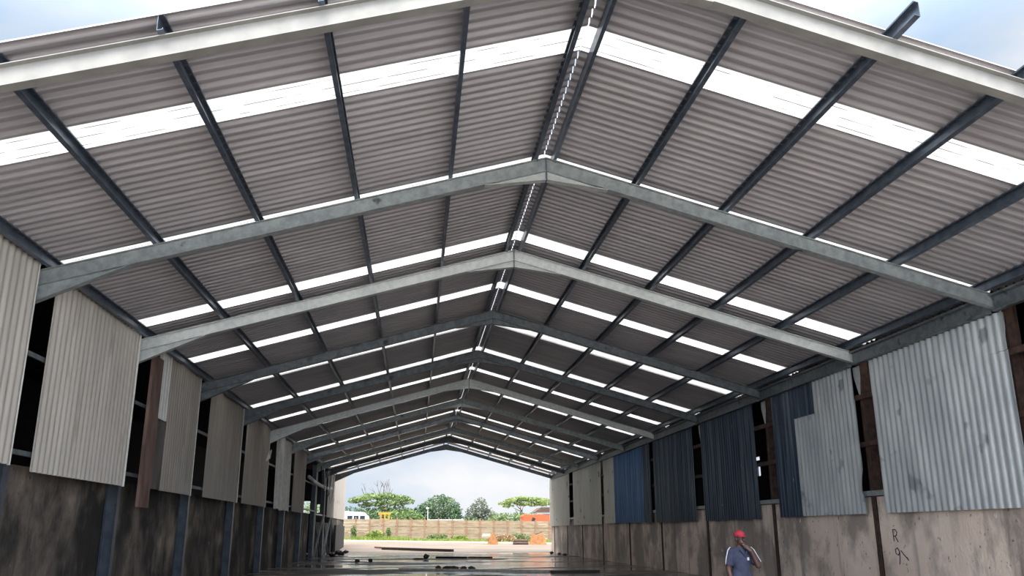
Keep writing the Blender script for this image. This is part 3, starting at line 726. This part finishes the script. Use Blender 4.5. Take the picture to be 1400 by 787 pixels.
# orange truck with tarpaulin
t = thing('tarpaulin_truck', (11.8, 103, gz(11.8, 103)), 'orange-red tarpaulin-covered truck behind the fence near the tan wall', 'truck')
zb = gz(11.8, 103)
mb = MB(); prof = [(10.15, 2.35), (10.05, 3.3), (10.35, 3.52), (11.2, 3.45), (12.0, 3.56), (13.0, 3.42), (14.2, 3.5), (14.2, 2.4), (13.0, 2.5), (12.0, 2.38), (11.0, 2.46)]
mb.prism([(x, 102, z) for x, z in prof], (0, 2.3, 0)); mb.build('tarpaulin', M['orange'], t)
MB().box(10.2, 14.2, 102.1, 104.2, zb + .75, 2.36).build('cargo_bed', M['rust'], t)
MB().prism([(11.05, 101.98, 2.75), (11.5, 101.98, 2.75), (11.6, 101.98, 3.05), (11.2, 101.98, 3.2)], (0, .03, 0)).build('dark_patch', M['boot'], t, label='dark patch on the tarpaulin')
for x in (10.9, 13.4): MB().tube([(x, 102.0, zb + .45), (x, 102.3, zb + .45)], .45, 14).build('wheel', M['boot'], t, True)
# house
t = thing('white_house', (16, 122, gz(16, 122)), 'small white house with a dark window behind the orange truck', 'house')
MB().box(14.3, 18.9, 121, 125, .4, 4.2).build('wall', M['white_paint'], t)
MB().prism([(14.0, 120.7, 4.15), (19.2, 120.7, 4.15), (18.6, 120.7, 4.8), (14.9, 120.7, 4.8)], (0, 4.6, 0)).build('roof', M['timber_dark'], t)
MB().box(15.0, 16.2, 120.97, 121.03, 3.15, 3.9).build('window', M['glass_dark'], t)

# ---- debris on the floor
def lying(name, label, cat, A, B, w, h, mat, group='debris on the floor'):
    o = MB().bar(A, B, w, h).build(name, mat); tag(o, label, cat, group); return o
lying('steel_beam', 'long dark beam lying across the yard at the far open end', 'beam', (-5.0, 76.8, gz(-5, 76.8) + .10), (.8, 72.7, gz(.8, 72.7) + .10), .28, .2, M['plank_dark'])
lying('timber_plank', 'short brown plank beside the end of the long dark beam', 'plank', (-5.7, 79.1, gz(-5.7, 79.1) + .08), (-4.3, 77.6, gz(-4.3, 77.6) + .07), .25, .12, M['brown_board'])
lying('timber_plank', 'dark plank lying on the wet floor in the middle distance', 'plank', (-.9, 57.0, .06), (1.0, 56.2, .06), .22, .12, M['plank_dark'])
lying('timber_plank', 'short brown plank lying in line with the dark plank in the middle distance', 'plank', (1.15, 57.2, .05), (2.6, 56.6, .05), .2, .1, M['brown_board'])
lying('concrete_strip', 'long pale strip lying across the nearest visible floor', 'strip', (-2.9, 40.4, .04), (3.4, 37.2, .04), .22, .08, M['plank_pale'])
lying('timber_plank', 'dark plank lying beside the end of the long pale strip', 'plank', (3.3, 36.3, .05), (5.3, 36.5, .05), .35, .1, M['plank_dark'])
def rock(label, x, y, s, seed, mat='stone', name='stone', group='stones on the floor'):
    rnd = random.Random(seed); bm = bmesh.new(); bmesh.ops.create_icosphere(bm, subdivisions=2, radius=1)
    for v in bm.verts:
        k = 1 + rnd.uniform(-.22, .22); v.co = Vector((v.co.x * s[0] * k, v.co.y * s[1] * k, v.co.z * s[2] * k))
    lo = min(v.co.z for v in bm.verts)
    mb = MB(); mb.add([v.co + Vector((x, y, gz(x, y) - lo - .01)) for v in bm.verts], [tuple(v.index for v in f.verts) for f in bm.faces]); bm.free()
    tag(mb.build(name, M[mat], None), label, 'stone', group)
rock('lone dark stone on the wet floor nearer the sooty wall', -5.4, 49.9, (.14, .14, .10), 1)
rock('second lone dark stone on the wet floor, towards the middle', -4.7, 50.3, (.13, .12, .10), 2)
rock('large dark stone sitting beside the debris in the middle of the floor', -1.55, 55.7, (.17, .15, .16), 3)
rock('flat dark stone beside the large one in the middle of the floor', -2.05, 55.2, (.34, .22, .05), 4)
for k, (x, y) in enumerate(((-1.2, 39.5), (-.85, 39.2), (-.5, 39.4), (-.1, 39.0), (.25, 38.8), (-.65, 38.8))):
    rock('%s dark stone along the long pale strip' % ['first', 'second', 'third', 'fourth', 'fifth', 'sixth'][k], x, y + .75, (.14 + .03 * (k % 3), .14, .09), 10 + k)
for k, (x, y, s) in enumerate(((-7.9, 62.5, .22), (-7.6, 66.0, .24), (-8.0, 68.5, .28), (-7.6, 70.5, .22))):
    rock('%s dark rubble lump below the lattice braces' % ['nearest', 'second', 'third', 'farthest'][k], x, y, (s, s * .9, s * .6), 30 + k, 'stone', 'rubble_lump', 'rubble by the lattice braces')
for k, (x, y, s) in enumerate(((8.1, 61.5, .16), (8.2, 64.5, .14), (8.0, 66.8, .17))):
    rock('%s rubble lump at the foot of the far tan wall' % ['nearest', 'middle', 'farthest'][k], x, y, (s, s, s * .5), 40 + k, 'stone', 'rubble_lump', 'rubble by the tan wall')

# ================================================================== PERSON
def blob_mesh(name, parts, mat, parent, voxel, cuts=(), smooth=6):
    """union of tapered limbs and ellipsoids -> one continuous skin"""
    mb = MB()
    for p in parts:
        if p[0] == 'limb':
            pts, rs = [Vector(q) for q in p[1]], p[2]
            for i in range(len(pts) - 1):
                n = max(2, int((pts[i + 1] - pts[i]).length / (min(rs[i], rs[i + 1]) * .35)) + 1)
                for j in range(n + 1):
                    t = j / n; mb.ball(pts[i].lerp(pts[i + 1], t), rs[i] * (1 - t) + rs[i + 1] * t, 12, 8)
        else: mb.ball(p[1], p[2], 18, 12)
    me = bpy.data.meshes.new(name); me.from_pydata(mb.v, [], mb.f)
    bm = bmesh.new(); bm.from_mesh(me); bmesh.ops.remove_doubles(bm, verts=bm.verts, dist=1e-6); bmesh.ops.recalc_face_normals(bm, faces=bm.faces); bm.to_mesh(me); bm.free()
    o = bpy.data.objects.new(name, me); C.objects.link(o)
    m = o.modifiers.new('r', 'REMESH'); m.mode = 'VOXEL'; m.voxel_size = voxel
    s = o.modifiers.new('s', 'SMOOTH'); s.iterations = smooth; s.factor = .5
    dg = bpy.context.evaluated_depsgraph_get(); dg.update()
    me2 = bpy.data.meshes.new_from_object(o.evaluated_get(dg)); o.modifiers.clear(); o.data = me2; bpy.data.meshes.remove(me)
    bm = bmesh.new(); bm.from_mesh(me2)
    for co, no in cuts:
        g = bm.verts[:] + bm.edges[:] + bm.faces[:]
        bmesh.ops.bisect_plane(bm, geom=g, plane_co=co, plane_no=no, clear_outer=True)
        bmesh.ops.holes_fill(bm, edges=[e for e in bm.edges if e.is_boundary])
    bm.to_mesh(me2); bm.free()
    for p in me2.polygons: p.use_smooth = True
    me2.name = name; me2.materials.clear(); me2.materials.append(mat); o.parent = parent
    return o
P = thing('person', (2.98, 14.0, 0), 'person in red cap and navy short-sleeved work clothes, hand raised to mouth', 'person')
P.rotation_euler = (0, 0, math.radians(14))
hand = []
def arm(s, e, w, r=(.058, .045, .031)): return [('limb', [s, e, w], list(r))]
SR, ER, WR = (-.175, .0, 1.315), (-.225, .02, 1.06), (-.215, -.05, .83)
SLf, EL, WL = (.175, 0, 1.315), (.215, -.16, 1.105), (.10, -.165, 1.335)
def fingers(w, d, n, side, curl, L=.075):
    """w wrist, d along the hand, n palm normal, side towards the thumb"""
    w, d, n, side = Vector(w), Vector(d).normalized(), Vector(n).normalized(), Vector(side).normalized()
    out = []
    for t in (-.028, -.009, .010, .028): out.append(('limb', [w + side * t * .7, w + d * .085 + side * t], [.020, .014]))
    for k, t in enumerate((.030, .010, -.010, -.029)):
        l = (L, L * 1.12, L * 1.02, L * .8)[k]; p = w + d * .085 + side * t; pts = [p]; a = 0
        for q in (.45, .32, .23):
            a += curl; dd = d * math.cos(a) + n * math.sin(a); p = p + dd * l * q; pts.append(p)
        out.append(('limb', pts, [.0105, .0098, .009, .008]))
    p = w + d * .02 + side * .026; q = p + (d * .7 + side * .6 + n * .25).normalized() * .04; out.append(('limb', [p, q, q + (d * .9 + side * .15 + n * .35).normalized() * .032], [.014, .012, .009]))
    return out
body = [('limb', [(0, .01, .90), (0, .0, 1.05), (0, .0, 1.2), (0, .01, 1.3)], [.125, .115, .125, .10]),
        ('ball', (-.06, 0, 1.22), (.11, .095, .13)), ('ball', (.06, 0, 1.22), (.11, .095, .13)), ('ball', (-.06, .01, .92), (.10, .10, .11)), ('ball', (.06, .01, .92), (.10, .10, .11)),
        ('limb', [(-.17, 0, 1.315), (0, .015, 1.345), (.17, 0, 1.315)], [.06, .065, .06]),
        ('limb', [(0, .015, 1.32), (.005, .0, 1.44)], [.055, .05])]
body += arm(SR, ER, WR) + arm(SLf, EL, WL)
for sx in (-1, 1):
    body += [('limb', [(sx * .085, .0, .88), (sx * .095, -.01, .47), (sx * .10, .02, .09)], [.085, .055, .038]), ('limb', [(sx * .10, .03, .045), (sx * .115, -.14, .035)], [.042, .033])]
H = Vector((.012, -.01, 1.515))
body += [('ball', H + Vector((0, .012, .02)), (.073, .092, .09)), ('ball', H + Vector((0, -.022, -.045)), (.055, .065, .065)), ('limb', [H + Vector((0, -.088, .012)), H + Vector((0, -.105, -.022))], [.010, .016]),
         ('ball', H + Vector((0, -.082, -.058)), (.028, .014, .012)), ('ball', H + Vector((0, -.075, -.09)), (.026, .02, .018)),
         ('ball', H + Vector((-.075, .015, -.005)), (.012, .022, .034)), ('ball', H + Vector((.075, .015, -.005)), (.012, .022, .034))]
body += fingers(WR, (0.0, -.15, -1), (1, 0, 0), (.1, -1, .1), .35)
body += fingers(WL, (-.55, .28, .55), (-.1, 1, -.25), (.1, .3, .8), .5)
blob_mesh('body', body, M['skin'], P, .0065)
shirt = [('limb', [(0, .01, .74), (0, .0, 1.05), (0, .0, 1.2), (0, .01, 1.31)], [.155, .145, .145, .108]), ('ball', (-.07, 0, 1.22), (.128, .115, .15)), ('ball', (.07, 0, 1.22), (.128, .115, .15)),
         ('ball', (-.06, .01, .9), (.125, .135, .22)), ('ball', (.06, .01, .9), (.125, .135, .22)), ('limb', [(-.175, 0, 1.315), (0, .015, 1.345), (.175, 0, 1.315)], [.074, .074, .074])]
so = blob_mesh('shirt', shirt, M['navy_cloth'], P, .012, (((0, 0, .72), (0, 0, -1)), ((0, 0, 1.385), (0, .25, 1))))
for nm, a, b in (('sleeve', SR, ER), ('sleeve', SLf, EL)):
    a, b = Vector(a), Vector(b); d = (b - a).normalized(); e = a.lerp(b, .78)
    blob_mesh(nm, [('limb', [a, b], [.079, .072])], M['navy_cloth'], P, .010, ((e, d),))
    sd = -1 if a.x < 0 else 1
    mb = MB(); mb.tube([a + Vector((sd * .02, -.02, .078)), a + Vector((sd * .075, -.03, .03)), a.lerp(b, .4) + Vector((sd * .082, -.02, .012)), a.lerp(b, .76) + Vector((sd * .079, -.02, .01))], .009, 8)
    o = mb.build('sleeve_stripe', M['white_cloth'], P, True, 'white stripe', world=False)
blob_mesh('trousers', [('limb', [(0, .01, .95), (0, .01, .82)], [.135, .13])] + [('limb', [(s * .085, 0, .86), (s * .097, -.01, .47), (s * .10, .02, .10)], [.105, .078, .068]) for s in (-1, 1)], M['trouser_cloth'], P, .012, (((0, 0, .07), (0, 0, -1)),))
for s in (-1, 1):
    blob_mesh('boot', [('limb', [(s * .10, .035, .058), (s * .118, -.15, .048)], [.056, .044]), ('limb', [(s * .10, .02, .06), (s * .10, .02, .15)], [.055, .055])], M['boot'], P, .009, (((0, 0, .002), (0, 0, -1)),))
    mb = MB().ball(H + Vector((s * .028, -.078, .012)), (.0095, .006, .006)); e = mb.build('eye', M['eye_white'], P, True, world=False)
    MB().ball(H + Vector((s * .028, -.0845, .012)), (.0055, .002, .0055)).build('pupil', M['boot'], e, True, world=False)
cap = blob_mesh('cap', [('ball', H + Vector((0, .012, .055)), (.086, .103, .085))], M['red_cloth'], P, .007, ((H + Vector((0, 0, .038)), (0, .12, -1)),))
mb = MB(); bm_pts = []
for k in range(9):
    a = -PI * .5 + PI * .38 * (k - 4) / 4
    bm_pts.append((H.x + math.cos(a) * .082, H.y + .012 + math.sin(a) * .098, H.z + .046)); bm_pts.append((H.x + math.cos(a) * .088, H.y - .03 + math.sin(a) * .115, H.z + .036))
mb.add([(x, y, z) for x, y, z in bm_pts] + [(x, y, z + .008) for x, y, z in bm_pts], [f for k in range(8) for f in ((2 * k, 2 * k + 1, 2 * k + 3, 2 * k + 2), (18 + 2 * k, 18 + 2 * k + 2, 18 + 2 * k + 3, 18 + 2 * k + 1), (2 * k + 1, 18 + 2 * k + 1, 18 + 2 * k + 3, 2 * k + 3), (2 * k, 2 * k + 2, 18 + 2 * k + 2, 18 + 2 * k))] + [(0, 1, 19, 18), (16, 34, 35, 17)])
mb.build('cap_brim', M['red_cloth'], P, True, world=False)
MB().ball(H + Vector((0, .012, .142)), (.012, .012, .012)).build('cap_button', M['red_cloth'], P, True, world=False)
MB().box(.03, .062, -.150, -.135, 1.19, 1.235).build('chest_badge', M['white_cloth'], P, label='small white chest badge', world=False)
mb = MB().tube([(-.07, -.10, 1.36), (-.03, -.128, 1.30), (0, -.138, 1.25), (.03, -.128, 1.30), (.07, -.10, 1.36)], .012, 8)
mb.build('collar', M['navy_cloth'], P, True, world=False)

# ================================================================== SKY AND LIGHT
w = bpy.data.worlds.new('overcast_sky'); bpy.context.scene.world = w; w.use_nodes = True
nt = w.node_tree; N = nt.nodes; Lk = nt.links; bg = N['Background']
tc = N.new('ShaderNodeTexCoord'); sep = N.new('ShaderNodeSeparateXYZ'); Lk.new(tc.outputs['Generated'], sep.inputs[0])
mp = N.new('ShaderNodeMapping'); mp.inputs['Scale'].default_value = (1, 1, 2.2); mp.inputs['Location'].default_value = (.35, .1, .2); Lk.new(tc.outputs['Generated'], mp.inputs[0])
nz = N.new('ShaderNodeTexNoise'); nz.inputs['Scale'].default_value = 3.4; nz.inputs['Detail'].default_value = 6; nz.inputs['Roughness'].default_value = .5
Lk.new(mp.outputs[0], nz.inputs['Vector'])
cr = N.new('ShaderNodeValToRGB'); Lk.new(nz.outputs[0], cr.inputs[0])
cr.color_ramp.elements[0].position = .36; cr.color_ramp.elements[0].color = (.50, .68, .92, 1)
cr.color_ramp.elements[1].position = .67; cr.color_ramp.elements[1].color = (1.0, 1.0, 1.02, 1)
e = cr.color_ramp.elements.new(.50); e.color = (.69, .79, .92, 1)
up = N.new('ShaderNodeMapRange'); up.interpolation_type = 'SMOOTHSTEP'
up.inputs[1].default_value = .46; up.inputs[2].default_value = .85; up.inputs[3].default_value = .77; up.inputs[4].default_value = 6.0  # zenith raised above the view to light the shed
Lk.new(sep.outputs[2], up.inputs[0])
bk = N.new('ShaderNodeMapRange'); bk.interpolation_type = 'SMOOTHSTEP'
bk.inputs[1].default_value = -.1; bk.inputs[2].default_value = -.85; bk.inputs[3].default_value = 0.0; bk.inputs[4].default_value = 3.0  # glow behind the camera, added out of view to brighten the shed
Lk.new(sep.outputs[1], bk.inputs[0])
lo = N.new('ShaderNodeMapRange'); lo.interpolation_type = 'SMOOTHSTEP'
lo.inputs[1].default_value = .12; lo.inputs[2].default_value = .62; lo.inputs[3].default_value = 1.0; lo.inputs[4].default_value = .12
Lk.new(sep.outputs[2], lo.inputs[0])
ml = N.new('ShaderNodeMath'); ml.operation = 'MULTIPLY'; Lk.new(bk.outputs[0], ml.inputs[0]); Lk.new(lo.outputs[0], ml.inputs[1])
ad = N.new('ShaderNodeMath'); ad.operation = 'ADD'; Lk.new(up.outputs[0], ad.inputs[0]); Lk.new(ml.outputs[0], ad.inputs[1])
hi = N.new('ShaderNodeMapRange'); hi.interpolation_type = 'SMOOTHSTEP'
hi.inputs[1].default_value = .45; hi.inputs[2].default_value = .72
Lk.new(sep.outputs[2], hi.inputs[0])
mw = N.new('ShaderNodeMix'); mw.data_type = 'RGBA'; Lk.new(hi.outputs[0], mw.inputs[0]); Lk.new(cr.outputs[0], mw.inputs[6]); mw.inputs[7].default_value = (1.0, .985, .96, 1)
Lk.new(mw.outputs[2], bg.inputs[0]); Lk.new(ad.outputs[0], bg.inputs[1])

sun = bpy.data.lights.new('soft_fill_sun', 'SUN'); sun.energy = 3.0; sun.angle = math.radians(40); sun.color = (1.0, .97, .93)  # added soft sun behind the camera, brightening the ground outside the shed
so_ = bpy.data.objects.new('soft_fill_sun', sun); C.objects.link(so_)
so_.rotation_euler = Vector((.10, 1.0, -1.1)).to_track_quat('-Z', 'Y').to_euler(); so_.location = (0, -40, 20)

# ================================================================== CAMERA
f, pi_, ya, ro = 1170.1143, math.radians(15.84674776), math.radians(6.22499723), math.radians(-.16068962)
R0 = Vector((math.cos(ya), -math.sin(ya), 0)); F0 = Vector((math.sin(ya), math.cos(ya), 0)); Z = Vector((0, 0, 1))
Fv = F0 * math.cos(pi_) + Z * math.sin(pi_); U0 = -math.sin(pi_) * F0 + math.cos(pi_) * Z
Rv = math.cos(ro) * R0 + math.sin(ro) * U0; Uv = -math.sin(ro) * R0 + math.cos(ro) * U0
cam = bpy.data.cameras.new('camera'); co = bpy.data.objects.new('camera', cam); C.objects.link(co)
cam.sensor_width = 36; cam.lens = 36 * f / 1400; cam.clip_end = 1000
m3 = Matrix((Rv, Uv, -Fv)).transposed(); co.matrix_world = Matrix.Translation((-2.2444, 0, 1.65)) @ m3.to_4x4()
sc = bpy.context.scene; sc.camera = co
sc.view_settings.view_transform = 'Standard'; sc.view_settings.look = 'None'; sc.view_settings.gamma = 1; sc.view_settings.exposure = 0.35
sc.view_settings.use_curve_mapping = False
sc.cycles.use_denoising = True
sc.cycles.max_bounces = 8; sc.cycles.diffuse_bounces = 6; sc.cycles.glossy_bounces = 4; sc.cycles.transmission_bounces = 4
